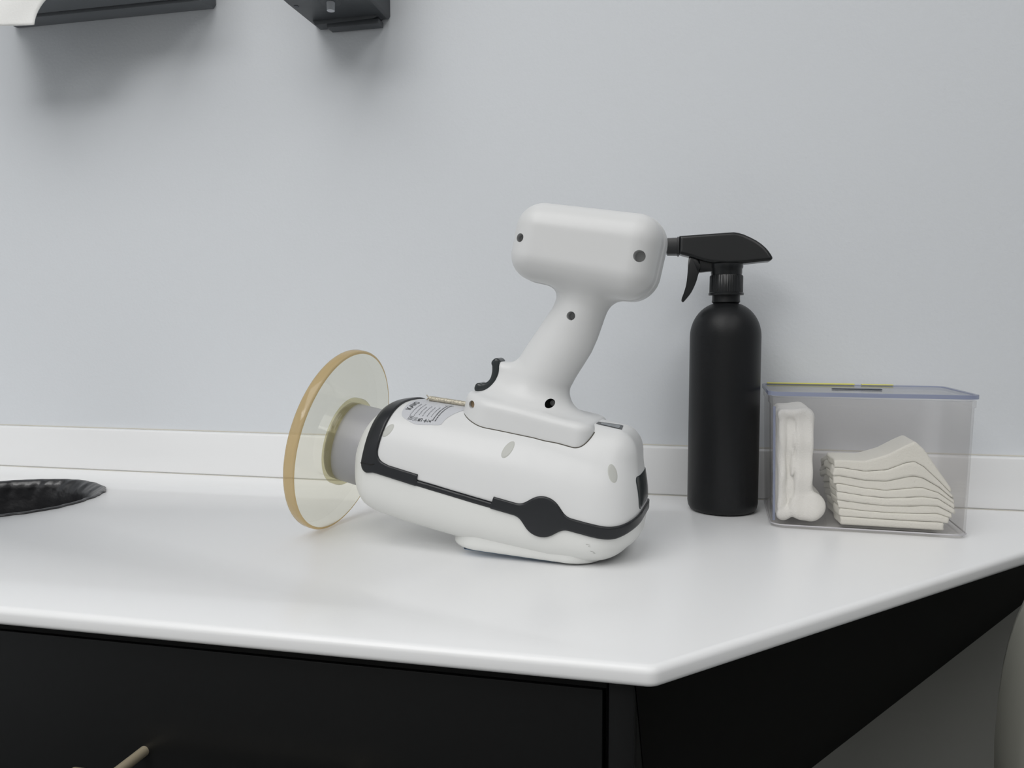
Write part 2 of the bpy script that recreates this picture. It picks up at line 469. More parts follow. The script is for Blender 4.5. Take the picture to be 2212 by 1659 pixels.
up_fn = lambda u, v, w: smax(body(u, v, w), upper2d(u, v) + .25, 1.2)
lo_fn = lambda u, v, w: smax(body(u, v, w), -upper2d(u, v) + .25, 1.2)
dev_net('upper_housing', up_fn, (38, -6, -62), (264, 76, 62), 1.5, M_white)
dev_net('lower_housing', lo_fn, (16, -48, -62), (264, 60, 62), 1.5, M_white2)
fo = dev_net('foot_plate', foot, (114, -52, -50), (244, 2, 50), 1.6, M_white2)
def overlay(u, v, w):
    vp = v - (-43.7 + .157 * (u - 137))
    return smax(plan2(u - 171, w, 38, 52.4, 18), np.abs(vp - .1) - 1.3, .8)
dev_net('control_overlay', overlay, (128, -50, -44), (214, -24, 44), 1.0, M_blue, fo)['label'] = 'pale blue control panel overlay'

def band(u, v):
    """distance to the dark bumper outline seen from the side"""
    q = upper2d(u, v)
    hi_ = np.where((u < 92) | (u > 153.4), np.interp(u, [52, 66], [7.4, 4.9]), .1)     # width on the upper side
    lo_ = np.interp(u, [40, 48, 54, 60, 236, 246, 256], [6.6, 6.4, 4.4, 4.2, 4.4, 4.9, 4.2])
    # thin run between the two thick runs, thicker again past the hub
    s = np.maximum(-q - hi_, q - lo_)
    hub = np.sqrt((u - 192) ** 2 + v ** 2) - 14.9
    return smin(s, hub, 7)
def bump_fn(u, v, w):
    b = body(u, v, w)
    t = np.where((u > 92) & (u < 153.4), .7, 1.5)
    d = smax(b - t, -b - 2.5, .4)
    return smax(d, band(u, v), 1.3)
bump = dev_net('bumper_strip', bump_fn, (36, -20, -60), (263, 58, 60), .9, M_rubber)

# grip, battery box and flared saddle in one moulding, with screw recesses cut in
gr = dev_net('grip_housing', grip, (98, 42, -44), (234, 232, 44), 1.4, M_white)
HOLES = [(126.2, 192.5, 3.3), (216.1, 195.1, 4.2), (173.7, 143.6, 3.3), (172.0, 75.9, 3.4), (115.0, 62.3, 3.0)]
def flank(fn, u, v, w0=-5., w1=90.):
    lo_, hi_ = w0, w1
    for _ in range(40):
        mid = (lo_ + hi_) / 2
        if fn(np.array([u]), np.array([v]), np.array([mid]))[0] < 0: lo_ = mid
        else: hi_ = mid
    return lo_
cb = bmesh.new(); hw = []
for (u, v, r) in HOLES:
    w = flank(grip, u, v); hw.append(w)
    M = Matrix.Translation(Vector((u, -(w - 13 + 10), v))) @ Matrix.Rotation(math.radians(90), 4, 'X')
    g = bmesh.ops.create_cone(cb, cap_ends=True, segments=40, radius1=r, radius2=r, depth=20)
    bmesh.ops.transform(cb, matrix=Matrix.Translation((0, 0, .078)) @ Matrix.Scale(.001, 4) @ M, verts=g['verts'])
co = from_bm('cut', cb, None); co.parent = DEV
md = gr.modifiers.new('b', 'BOOLEAN'); md.object = co; md.operation = 'DIFFERENCE'; md.solver = 'EXACT'
bake(gr); bpy.data.objects.remove(co)
gr.data.materials.clear(); gr.data.materials.append(M_white); gr.data.set_sharp_from_angle(angle=math.radians(50))
def pin(name, u, v, w0, w1, r, m, par):
    bm = bmesh.new(); tube(bm, [L(u, v, w0), L(u, v, w1)], r / 1000, 24)
    return from_bm(name, bm, m, par)
u, v, r = HOLES[3]; pin('screw', u + .6, v - .2, hw[3] - 15, hw[3] - 6, 2.0, M_screw, gr)
u, v, r = HOLES[4]; pin('threaded_insert', u, v, hw[4] - 16, hw[4] - 6.5, 2.9, M_tan, gr)['label'] = 'tan insert at the bottom of the screw hole'

# trigger
def seg2(x, y, p, q):
    d = np.array(q, float) - np.array(p, float)
    t = np.clip(((x - p[0]) * d[0] + (y - p[1]) * d[1]) / (d @ d), 0, 1)
    return np.sqrt((x - p[0] - t * d[0]) ** 2 + (y - p[1] - t * d[1]) ** 2)
TP = smooth_outline([(119.2, 94.6), (120.4, 92), (121.2, 87), (120.6, 81), (117.6, 76.2), (113, 73.8), (109.6, 73.2)], 5)[:31]
def trig_fn(u, v, w):
    d = seg2(u, v, TP[0], TP[1])
    for p, q in zip(TP[1:], TP[2:]): d = np.minimum(d, seg2(u, v, p, q))
    return smax(d - 3.2, np.abs(w) - 8.2, 2.6)
dev_net('trigger', trig_fn, (102, 66, -11), (128, 102, 11), .8, M_trig)

# disc shield, rim, clear collar and grey cone
RX = Matrix(((0, 0, 1, 0), (0, 1, 0, 0), (-1, 0, 0, 0), (0, 0, 0, 1)))      # lathe axis z -> local x
def ax(prof, n=128):
    bm = bmesh.new(); lathe(bm, prof, n, M=Matrix.Translation((0, 0, BASE)) @ RX); return bm
R_ = .078; TK = .0108
sh = from_bm('scatter_shield', ax([(.0331, 0), (R_ - .0012, 0), (R_ - .0012, -.0002)]), M_amberface, DEV, sharp=35)
bm = bmesh.new(); bm.from_mesh(sh.data); lathe(bm, [(R_ - .0040, -TK), (.0331, -TK), (.0331, 0)], 128, M=Matrix.Translation((0, 0, BASE)) @ RX)
bm.to_mesh(sh.data); bm.free(); sh.data.materials.append(M_clearfront)
for f in sh.data.polygons:
    if f.center.x < -.004: f.material_index = 1
sh.data.polygons.foreach_set('use_smooth', [True] * len(sh.data.polygons)); sh.data.set_sharp_from_angle(angle=math.radians(35))
rim = [(R_ - .0024, .0001), (R_ - .0010, .00002), (R_ - .0004, -.0004), (R_ - .0001, -.0012), (R_, -.0030)] + [(R_ - .0050 + .0050 * math.cos(math.radians(a)), -TK + .0056 - .0056 * math.sin(math.radians(a))) for a in range(12, 85, 12)]
o = from_bm('shield_rim', ax(rim), M_amberrim, sh, sharp=60); o['label'] = 'deep amber rounded edge of the shield'
col = [(.0338, .0002), (.0378, .0002), (.0378, .0050), (.0370, .0062), (.0352, .0066), (.0338, .0063)]
from_bm('shield_collar', ax(col + [col[0]]), M_collar, sh, sharp=40)['label'] = 'clear raised collar round the cone'
from_bm('cone_tube', ax([(.0300, -.0008), (.0331, -.0008), (.0332, .0), (.0338, .034), (.030, .034), (.030, -.0008)]), M_tube, DEV, sharp=35)

# surface-following patches
def topv(u, w):
    lo_, hi_ = 20., 90.
    for _ in range(36):
        mid = (lo_ + hi_) / 2
        if body(np.array([u]), np.array([mid]), np.array([w]))[0] < 0: lo_ = mid
        else: hi_ = mid
    return lo_
def patch_top(outline, nx, h):
    """solid decal over an (u, w) outline laid on the top of the body"""
    bm = bmesh.new()
    ring = [bm.verts.new((a, b, 0)) for a, b in outline]; bm.faces.new(ring)
    us = np.linspace(min(a for a, b in outline), max(a for a, b in outline), nx)[1:-1]
    ws = np.linspace(min(b for a, b in outline), max(b for a, b in outline), nx + 6)[1:-1]
    for c in us: bmesh.ops.bisect_plane(bm, geom=bm.verts[:] + bm.edges[:] + bm.faces[:], plane_co=(c, 0, 0), plane_no=(1, 0, 0))
    for c in ws: bmesh.ops.bisect_plane(bm, geom=bm.verts[:] + bm.edges[:] + bm.faces[:], plane_co=(0, c, 0), plane_no=(0, 1, 0))
    for vv in bm.verts:
        a, b = vv.co.x, vv.co.y
        e = .4
        t = topv(a, b); gu = (topv(a + e, b) - topv(a - e, b)) / (2 * e); gw = (topv(a, b + e) - topv(a, b - e)) / (2 * e)
        n = Vector((-gu, 1, -gw)).normalized()
        vv.co = L(a + n.x * h, t + n.y * h, b + n.z * h)
    return bm
lab = [(58, 9.5), (58.6, 20), (59.6, 27.6), (61, 34), (64, 38.4), (72.4, 41.6), (79, 42.8), (90, 42), (96.2, 41.2), (97.6, 39.8), (98.2, 35.7), (100.2, 29.8), (103.6, 20), (107, 8)]
lab = smooth_outline(lab + [(a, -b) for a, b in lab[::-1]], 4)
lo_ob = from_bm('rating_label', patch_top(lab, 14, .18), M_label, DEV)
lo_ob['label'] = 'silver rating label with small dark print'

def wrap_xy(me, u0, w0, h):
    """flat lettering (x along the line, y up) laid on the top of the body: lines run away from the room side"""
    for vv in me.vertices:
        a = u0 - vv.co.y; b = w0 - vv.co.x
        vv.co = L(a, topv(a, b) + h, b)
def text_mesh(s, size, bold=0.):
    cu = bpy.data.curves.new('t', 'FONT'); cu.body = s; cu.size = size; cu.offset = bold; cu.resolution_u = 3
    ob = bpy.data.objects.new('t', cu); COL.objects.link(ob)
    dg = bpy.context.evaluated_depsgraph_get(); dg.update()
    me = bpy.data.meshes.new_from_object(ob.evaluated_get(dg))
    bpy.data.objects.remove(ob)
    return me
def lettering(s, size, u0, w0, m, bold=0.):
    me = text_mesh(s, size, bold); wrap_xy(me, u0, w0, .45)
    o = link('lettering', me, m, lo_ob, smooth=False); return o
lettering('KAVO', 6.6, 66.2, 31.0, M_ink, .10)
lettering('o', 2.6, 61.8, 12.2, M_ink)
def marks(name, bars, m):
    """printed strokes: (u, w, du, dw) rectangles on the label"""
    bm = bmesh.new()
    for (a, b, da, db) in bars:
        n = max(1, int(abs(db) / 3))
        for k in range(n):
            b0, b1 = b + db * k / n, b + db * (k + 1) / n
            q = [(a, b0), (a + da, b0), (a + da, b1), (a, b1)]
            bm.faces.new([bm.verts.new(L(x, topv(x, y) + .45, y)) for x, y in q])
    o = from_bm(name, bm, m, lo_ob, smooth=False); return o
rng = np.random.default_rng(11)
bars = []
for k, (u0, w0, w1) in enumerate([(68.6, 36.5, 17), (72.0, 36.6, 16), (75.4, 35, 22), (78.6, 36, 20), (82.2, 35.6, 22), (85.6, 35.6, 19)]):
    w = w0
    while w > w1:                                    # unreadable fine print: broken strokes
        d = rng.uniform(.6, 1.6); bars.append((u0 + rng.uniform(0, .3), w, .62, -d)); w -= d + rng.uniform(.35, .8)
marks('fine_print', bars, M_ink2)
bars = []
for (u0, w0, w1) in [(88.6, 39, 12), (90.8, 39.2, 9)]:
    w = w0
    while w > w1:
        d = rng.uniform(.7, 1.8); bars.append((u0 + rng.uniform(0, .2), w, .75, -d)); w -= d + rng.uniform(.3, .6)
marks('fine_print', bars, M_ink)
def frame(a, b, da, db, t=.25):
    return [(a, b, da, t), (a, b + db - t, da, t), (a, b, t, db), (a + da - t, b, t, db)]
marks('boxed_symbol', frame(69.2, 37.3, 3.4, 3.0) + [(70.3, 38.0, .5, 1.6), (71.3, 38.0, .5, 1.6)], M_ink)
marks('boxed_symbol', frame(73.4, 38.0, 3.2, 2.8) + [(74.4, 38.6, .5, 1.5), (75.3, 38.6, .5, 1.5)], M_ink2)
marks('symbol', [(77.6, 38.6, 1.2, 2.2), (79.0, 38.2, .5, 2.6), (79.0, 38.2, 1.8, .5), (80.4, 38.2, .5, 2.6)], M_ink)
marks('symbol', [(82.2, 39.6, 3.0, .6), (83.3, 38.4, .7, 2.6)], M_ink)
marks('symbol', [(86.6, 39.0, 1.1, 1.2), (85.6, 38.2, .3, 2.6), (88.0, 38.2, .3, 2.6)], M_ink)
ov = [(90 + 3.2 * math.cos(t), 10.5 + 2.0 * math.sin(t)) for t in np.linspace(0, 2 * math.pi, 24, endpoint=False)]
marks('oval_mark', [(a - .2, b - .2, .45, .45) for a, b in ov] + [(88.2, 10.3, 3.6, .6)], M_ink2)

def patch_side(name, u0, v0, a, b, ang, m, h=.25, par=None):
    """oval plug let into the flank"""
    bm = bmesh.new(); rings = []
    ca, sa = math.cos(math.radians(ang)), math.sin(math.radians(ang))
    for k in range(0, 7):
        s = k / 6; ring = []
        for j in range(32):
            t = 2 * math.pi * j / 32
            x, y = a * s * math.cos(t), b * s * math.sin(t)
            uu, vv = u0 + x * ca - y * sa, v0 + x * sa + y * ca
            w = flank(body, uu, vv)
            ring.append(bm.verts.new(L(uu, vv, w + h * (1 if s < .95 else -.6))))
            if k == 0: break
        rings.append(ring)
    for p, q in zip(rings, rings[1:]):
        for j in range(32):
            j2 = (j + 1) % 32
            if len(p) == 1: bm.faces.new((p[0], q[j], q[j2]))
            else: bm.faces.new((p[j], q[j], q[j2], p[j2]))
    return from_bm(name, bm, m, par or DEV, sharp=60)
patch_side('screw_plug', 57.8, 29.2, 6.2, 3.1, 62, M_plug)
patch_side('screw_plug', 154.8, 39.2, 6.9, 3.5, 71, M_plug)
patch_side('screw_plug', 232.5, 40.7, 6.9, 3.0, 122, M_plug)

# dark joint where the saddle meets the upper shell
def plate_line():
    o = []
    for cx, cy, r, a0, a1 in ((158 + 53 - 12, 37.2 - 12, 12, 8, 90), (158 - 53 + 27, 37.2 - 27, 27, 90, 172)):
        for k in range(15):
            a = math.radians(a0 + (a1 - a0) * k / 14); o.append((cx + (r + .25) * math.cos(a), cy + (r + .25) * math.sin(a)))
    o2 = []
    for p, q in zip(o, o[1:]):
        m = max(1, int(math.dist(p, q) / 4)); o2 += [(p[0] + (q[0] - p[0]) * k / m, p[1] + (q[1] - p[1]) * k / m) for k in range(m)]
    return o2 + [o[-1]]
for sgn in (1, -1):
    bm = bmesh.new(); tube(bm, [L(a, topv(a, b) + .02, b * sgn) for a, b in plate_line()], .00042, 8)
    from_bm('joint_line', bm, mat('joint_shadow_gap', (.10, .092, .075), .8), gr)

# indicator window on the crest
win = from_bm('indicator_window', patch_top([(208.5, 1.5), (223.6, -7.4), (226.6, -6.6), (228.6, 13.4), (226.2, 14.6), (211, 14.8), (208.6, 13)], 6, .2), M_rubber, DEV)
from_bm('window_pane', patch_top([(211, 3.4), (223.2, -3.2), (225.2, -2.6), (226, 11.4), (224.6, 12.2), (212.4, 12.4)], 6, .36), M_window, win)

# dark panel set in the rear face
def rear_fn(u, v, w):
    b = body(u, v, w)
    q = rbox(u * 0 + 0, v, w, (0, 27.5, 0), (5, 11.5, 25), 4)
    return smax(smax(b - .5, -b - 2, .3), smax(q, 235 - u, .5), .6)
dev_net('rear_panel', rear_fn, (232, 10, -28), (262, 44, 28), .9, M_trig)

# metal rod lying along the crest, and a sprig of wire at its end
bm = bmesh.new(); tube(bm, [L(67.5, topv(67.5, -1.5) + 2.3, -1.5), L(85, topv(85, -1) + 2.2, -1), L(109, topv(109, 0) + 2.1, 0)], .0021, 18)
rod = from_bm('hinge_rod', bm, M_pin, DEV)
rod['label'] = 'speckled metal rod'
bm = bmesh.new()
tube(bm, [L(69, 53.2, -1.5), L(66.4, 53.6, -1.2), L(64.6, 55.4, -.6)], .0005, 8)
tube(bm, [L(66.4, 53.0, -1.2), L(65.6, 51.6, .2)], .0006, 8)
from_bm('wire_end', bm, M_pin, rod)

# small scuffs on the lower shell
bm = bmesh.new()
for (a, b, c) in [(226.6, -10.6, 3.0), (228.5, -11.8, 1.6), (230.6, -15.2, 3.0), (232.5, -16.2, 1.6)]:
    q = []
    for da, db in ((0, 0), (c, -.2), (c + .2, -.5), (.1, -.35)):
        q.append(bm.verts.new(L(a + da, b + db, flank(body, a + da, b + db) + .15)))
    bm.faces.new(q)
from_bm('scuff_mark', bm, mat('scuff_grey', (.42, .42, .41), .6), DEV, smooth=False)
# split where the rubber bumper has cracked at the nose
bm = bmesh.new()
cr = [(41.8, -.4), (44.5, .4), (48.5, .9), (51.6, 1.2), (54.6, 2.6)]
tube(bm, [L(a, b, flank(lambda u, v, w: body(u, v, w) - 1.5, a, b) + .02) for a, b in cr], .00045, 6)
from_bm('crack', bm, mat('crack_black', (.004, .004, .004), .8), bump)

# ------------------------------------------------------------------ spray bottle
def bottle():
    root = empty('spray_bottle', Wd(.0385, .758, .0004))
    tag(root, 'matte black spray bottle with trigger head standing by the wall', 'spray bottle')
    R0 = .0325
    prof = [(0, .0015), (.024, .0015), (.0275, 0), (.0302, .0012), (.0318, .0042), (R0, .0085), (R0, .164)]
    for k in range(1, 13):
        a = math.radians(74 * k / 12)
        prof.append((.0025 + (R0 - .0025) * math.cos(a) ** .94, .164 + .0325 * math.sin(a)))
    prof += [(.0129, .1965), (.0126, .199), (.0126, .2035), (0, .2035)]
    bm = bmesh.new(); lathe(bm, prof, 96)
    from_bm('bottle', bm, M_bottle, root, sharp=40)
    bm = bmesh.new()
    def ribs(r, z, a): return r + (.00014 * (1 if math.sin(44 * a) > 0 else -1) if .2055 < z < .2210 else 0)
    lathe(bm, [(0, .2030), (.0160, .2030), (.0160, .2048), (.0151, .2056), (.0150, .2205), (.0143, .2216), (0, .2216)], 176, ribs)
    from_bm('collar', bm, M_spray, root, sharp=40)
    bm = bmesh.new(); lathe(bm, [(0, .2214), (.0138, .2214), (.0142, .2235), (.0142, .2270), (.0150, .2285), (.0150, .2318), (0, .2318)], 64)
    from_bm('spray_neck', bm, M_spray, root, sharp=40)
    s = 1 / 2160.0; X0, Z0 = 1567.5, 1108.0        # photo-derived outline, metres about the bottle axis
    def q(x, y): return ((x - X0) * .758 / 1680 * 1.0, .2316 - (y - 574.0) * .760 / 1680)
    body_ = [(1471, 515), (1500, 513.6), (1545, 511.4), (1580, 510), (1590, 511.8), (1599.5, 515), (1612, 521), (1624.4, 528), (1634, 535), (1642.5, 543), (1648, 549.5), (1652, 555.5), (1655, 560.5), (1656.3, 564.5), (1654.5, 568), (1650, 570), (1630, 571.5), (1604, 574),
             (1570, 575), (1543, 573), (1520, 568), (1493, 558.5), (1478, 554.5), (1471, 552)]
    pg = [(a * 1000, b * 1000) for a, b in (q(*p) for p in body_)]
    def head_fn(x, y, z):
        d = np.full(x.shape, 1e9); ins = np.zeros(x.shape, bool)
        for (ax_, az), (bx_, bz) in zip(pg, pg[1:] + pg[:1]):
            d = np.minimum(d, seg2(x, z, (ax_, az), (bx_, bz)))
            c = (az > z) != (bz > z)
            ins ^= c & (x < (bx_ - ax_) * (z - az) / (bz - az + 1e-12) + ax_)
        d = np.where(ins, -d, d)
        return smax(d, np.abs(y) - (11.2 - .10 * (z - 232)), 3.2)
    P, F = nets(head_fn, (min(a for a, b in pg) - 2, -14, min(b for a, b in pg) - 2), (max(a for a, b in pg) + 2, 14, max(b for a, b in pg) + 2), .7)
    link('spray_head', net_mesh('spray_head', P, F), M_spray, root, True, None)
    bm = bmesh.new(); prism(bm, [q(*p) for p in [(1500, 556), (1560, 560), (1560, 588), (1532, 588), (1514, 590), (1508, 585), (1500, 575)]], -.006, .006, .0015, 3)
    from_bm('trigger_mount', bm, M_spray, root, sharp=40)
    bm = bmesh.new(); prism(bm, smooth_outline([q(*p) for p in [(1494, 557), (1490, 566), (1489, 589), (1486.5, 614), (1482.5, 630), (1477.2, 646), (1479, 650.5), (1483.5, 648.5), (1497, 631), (1506.5, 610), (1510.5, 595), (1514, 584), (1512, 565)]], 4), -.0075, .0075, .0018, 3)
    from_bm('trigger', bm, M_spray, root, sharp=50)
    xa, za = q(1445, 535.5)
    bm = bmesh.new()
    M = Matrix.Translation((xa, 0, za)) @ Matrix.Rotation(math.radians(90), 4, 'Y')
    def sq(r, z, a): return r / max(abs(math.cos(a)), abs(math.sin(a))) ** .55
    lathe(bm, [(0, .001), (.0016, .001), (.0016, 0), (.0074, 0), (.0083, .001), (.0085, .0098), (.0092, .0100), (.0092, .0118), (0, .0118)], 64, sq, M)
    from_bm('nozzle', bm, mat('nozzle_black', (.022, .023, .024), .3), root, sharp=40)
bottle()

# ------------------------------------------------------------------ clear lidded box and what is in it
BOXO = Wd(.0768, .6968, .0004); BROT = Matrix.Rotation(math.atan2(-.0061, .1525), 3, 'Z')
BW, BD, BH = .1535, .108, .1130
def clear_box():
    root = empty('storage_box', BOXO, BROT)
    tag(root, 'clear lidded plastic box of white gauze beside the black spray bottle', 'storage box')
    def ring(z, g, inset):
        return [(x, y, z) for x, y in rrect(-g + inset, BW + g - inset, -g + inset, BD - inset, .011 - inset * .6, 7)]
    t = .0016
    lv = [(.0, -.0012, .0), (.0025, 0, 0), (.05, .0012, 0), (BH - .006, .0024, 0), (BH - .0055, .0034, 0), (BH, .0034, 0),
          (BH, .0024, t), (.05, .0012, t), (.0035, 0, t)]
    bm = bmesh.new(); rs = [[bm.verts.new(p) for p in ring(z, g, i)] for z, g, i in lv]
    for a, b in zip(rs, rs[1:]):
        n = len(a)
        for k in range(n): bm.faces.new((a[k], a[(k + 1) % n], b[(k + 1) % n], b[k]))
    bm.faces.new(rs[0][::-1]); bm.faces.new(rs[-1])
    from_bm('tub', bm, M_clear, root, sharp=40)
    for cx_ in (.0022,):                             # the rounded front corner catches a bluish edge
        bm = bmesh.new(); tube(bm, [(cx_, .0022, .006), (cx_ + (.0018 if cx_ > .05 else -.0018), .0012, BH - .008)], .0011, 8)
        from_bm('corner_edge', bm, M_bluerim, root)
    bm = bmesh.new()                                 # moulded foot line
    tube(bm, [(x, y, .0026) for x, y in rrect(-.0002, BW + .0002, -.0002, BD, .011, 7)] + [(BW - .011 + .0112, BD - .011, .0026)], .0007, 6, False)
    from_bm('base_ridge', bm, mat('grey_edge', (.52, .51, .53), .3), root)
    lid = bmesh.new()
    out = rrect(-.0048, BW + .0048, -.0046, BD, .011, 7); z0, z1 = BH + .0016, BH + .0050
    inn = rrect(-.0022, BW + .0022, -.002, BD - .0026, .009, 7)
    a = [lid.verts.new((x, y, z1 - .0032)) for x, y in inn]; b = [lid.verts.new((x, y, z1 - .0006)) for x, y in inn]
    lid.faces.new(a[::-1]); lid.faces.new(b); n = len(a)
    for k in range(n): lid.faces.new((a[k], a[(k + 1) % n], b[(k + 1) % n], b[k]))
    lo = from_bm('lid', lid, M_clearlid, root, sharp=40)
    bm = bmesh.new()
    prof = [(out, z0), (out, z1), (inn, z1), (inn, z0)]
    rs = [[bm.verts.new((x, y, z)) for x, y in o] for o, z in prof] ; rs.append(rs[0])
    for p, q in zip(rs, rs[1:]):
        for k in range(n): bm.faces.new((p[k], p[(k + 1) % n], q[(k + 1) % n], q[k]))
    from_bm('lid_rim', bm, M_bluerim, lo, sharp=40)['label'] = 'blue tinged edge of the lid'
    bm = bmesh.new(); bx(bm, (.0725, .045, z1 + .0001), (.041, .0075, .0008), .0003, 1)
    from_bm('lid_slot', bm, M_dark, lo)['label'] = 'dark slit in the lid'
    bm = bmesh.new(); bx(bm, (.040, BD - .0045, z1 + .0006), (.080, .006, .0012), .0004, 1)
    bx(bm, (.100, BD - .0045, z1 + .0005), (.028, .005, .0010), .0004, 1)
    from_bm('seal_strip', bm, M_yellow, lo)['label'] = 'yellow strip along the back of the lid'
clear_box()

def in_box(name, fn, lo, hi, h, m, label, cat, group=None):
    """a soft thing standing in the box; fn in mm of the box frame, base on the box floor"""
    root_loc = BOXO + BROT @ Vector((0, 0, .0042))
    P, F = nets(fn, lo, hi, h)
    c = np.array([P[:, 0].mean(), P[:, 1].mean(), P[:, 2].min()])
    me = net_mesh(name, P - c, F)
    o = link(name, me, m)
    o.matrix_world = Matrix.Translation(root_loc + BROT @ Vector(c * .001)) @ BROT.to_4x4()
    return tag(o, label, cat, group)
def cap2(x, z, p, q, r):
    p, q = np.array(p, float), np.array(q, float); d = q - p
    t = np.clip(((x - p[0]) * d[0] + (z - p[1]) * d[1]) / (d @ d + 1e-9), 0, 1)
    return np.sqrt((x - p[0] - t * d[0]) ** 2 + (z - p[1] - t * d[1]) ** 2) - r
def cloth1(x, y, z):
    wob = 1.0 * np.sin(y * .23 + z * .06) + .6 * np.sin(y * .5 - z * .11)
    xx = x + wob * .6
    d = cap2(xx, z, (8.5, 13), (9.0, 92), 3.6)
    d = smin(d, cap2(xx, z, (9, 93), (26, 94), 4.2), 3)
    d = smin(d, cap2(xx, z, (27, 90), (26, 30), 7.6), 5)
    d = smin(d, cap2(xx, z, (10.5, 6.0), (11, 6.3), 6.0), 2)
    d = smin(d, cap2(xx, z, (18.5, 78), (16.5, 40), 1.0 + .4 * np.sin(z * .3)), 1.5)
    d = smin(d, cap2(xx, z, (16.5, 62), (19.5, 44), 1.0), 1.5)
    d = smin(d, smax(rbox(xx, z * 0, z, (16, 0, 50), (9, 9, 42), 4), -(y - 14 - 1.5 * np.sin(z * .16)) , 1.), 1.5)
    d = smin(d, cap2(xx, z, (27.5, 13.6), (32, 13.2), 12.2 + .5 * np.sin(y * .16)), 5)
    d = smin(d, cap2(xx, z, (23, 24), (30, 19), 3), 4)
    e = np.abs(y - 42 - .06 * (z - 50)) - (33 + 1.2 * np.sin(z * .2) + .8 * np.sin(x * .4))
    return smax(d, e, 5)
in_box('folded_cloth', cloth1, (-2, 2, -2), (50, 84, 104), 1.3, M_cloth, 'white folded gauze standing on end at the left of the clear box', 'gauze')
# layered wipes: each a pad with its own sagging top line
xs_ = [45, 55, 75, 92, 106, 113, 120, 132, 146]
tops = [
    [6, 7, 6.5, 6.2, 6.2, 6.2, 6.2, 6.5, 5],
    [13, 14, 12.6, 12.0, 12.2, 12.4, 12.8, 13.4, 9],
    [20, 21, 19, 18, 18.6, 19, 19.8, 20, 13],
    [27, 28, 25.5, 24.5, 25.6, 26.4, 27.2, 26, 17],
    [34, 35, 32, 31, 33, 34.2, 34.6, 31, 21],
    [41, 42, 39, 39, 43, 44.5, 43, 36, 24],
    [48, 49, 46.5, 48.5, 55, 56.5, 52.5, 41, 26],
    [54.5, 55.5, 55.5, 61.5, 70, 73.5, 67, 49, 29],
]
def wipe(i):
    tp = np.array(tops[i], float); bt = np.array(tops[i - 1], float) if i else np.full(9, .0)
    lft = 51 + [4.5, 4.0, 3.2, 2.4, 1.2, -.1, -.5, -.6][i] ; rgt = [138, 141, 143, 144.5, 145, 144, 143, 141][i]
    rng = np.random.default_rng(i); p = rng.uniform(0, 6.28, 4); p[:2] = (1.3, 4.2)
    def fn(x, y, z):
        sag = 1 - .0032 * np.maximum(0, y - 52) ** 1.25 * .8
        w = .5 * np.sin(x * .13 + p[0]) * np.sin(y * .11 + p[1]) * np.minimum(1, z * .1)*0
        t = np.interp(x, xs_, tp) * sag + w; b = np.interp(x, xs_, bt) * sag + w + .2 if i else z * 0
        d = np.maximum(z - t, b - z)
        sh = .9 * np.sin(y * .15 + p[2]) + .5 * np.sin(z * .5 + p[3])
        e = np.maximum(np.maximum(lft + sh - x, x - rgt + sh), np.abs(y - 51) - (44 - .5 * (i % 3)))
        return smax(d * .9, e, .8)
    in_box('wipe', fn, (40, 4, -2), (150, 99, 80), 1.4, M_wipe, 'one of the cream wipes layered in the clear box', 'wipe', 'cream wipes layered in the clear box')
for i in range(8): wipe(i)

# ------------------------------------------------------------------ dispensers on the wall
def towel_dispenser():
    zb = .5375
    root = empty('paper_towel_dispenser', Wd(-.6635, .8225, zb))
    tag(root, 'charcoal paper towel dispenser on the wall at the upper left', 'paper towel dispenser')
    def Q(x, y, z): return Wd(x, y, z) - root.location
    bm = bmesh.new()
    o = [(-.8015, .0045), (-.796, .0), (-.5305, .0), (-.527, .004), (-.527, .40), (-.8015, .40)]
    pts = [(Q(x, 0, zb + z).x, Q(x, 0, zb + z).z) for x, z in o]
    prism(bm, pts, Q(0, .799, 0).y, Q(0, .8225, 0).y, .0012, 2)
    from_bm('back_plate', bm, M_disp, root, sharp=40)
    bm = bmesh.new(); bx(bm, Q(-.664, .752, zb + .2), (.262, .0915, .397), .006, 3)
    cov = from_bm('cover', bm, M_disp, root, sharp=40)
    c = bmesh.new(); bx(c, Q(-.705, .724, zb), (.165, .026, .03), .010, 5)
    co = from_bm('cut', c, None); co.parent = root
    m = cov.modifiers.new('b', 'BOOLEAN'); m.object = co; m.solver = 'EXACT'; bake(cov); bpy.data.objects.remove(co)
    cov.data.materials.clear(); cov.data.materials.append(M_disp); cov.data.set_sharp_from_angle(angle=math.radians(40))
    # towel hanging out of the slot
    def P(x, y, z): return Q(x, y, z)
    bm = bmesh.new(); rows = []
    for j in range(17):
        s = j / 16
        row = []
        for i in range(21):
            t = i / 20
            x = -.79 + t * (.79 - .674 + .050 * (1 - s) ** 2.2)
            z = .5410 - s * (.5410 - .4922) - .0012 * math.sin(5 * t + 1) * s
            y = .722 - .008 * s + .003 * math.sin(7.0 * t + 1.5 * s) * (.3 + s)
            row.append(bm.verts.new(P(x, y, z)))
        rows.append(row)
    for a, b in zip(rows, rows[1:]):
        for i in range(20): bm.faces.new((a[i], a[i + 1], b[i + 1], b[i]))
    me = bpy.data.meshes.new('paper_towel'); bm.to_mesh(me); bm.free()
    o = link('paper_towel', me, M_paper)
    o.location = root.location
    sm = o.modifiers.new('s', 'SOLIDIFY'); sm.thickness = .0006; bake(o)
    tag(o, 'white paper towel hanging out of the wall dispenser', 'paper towel')
towel_dispenser()

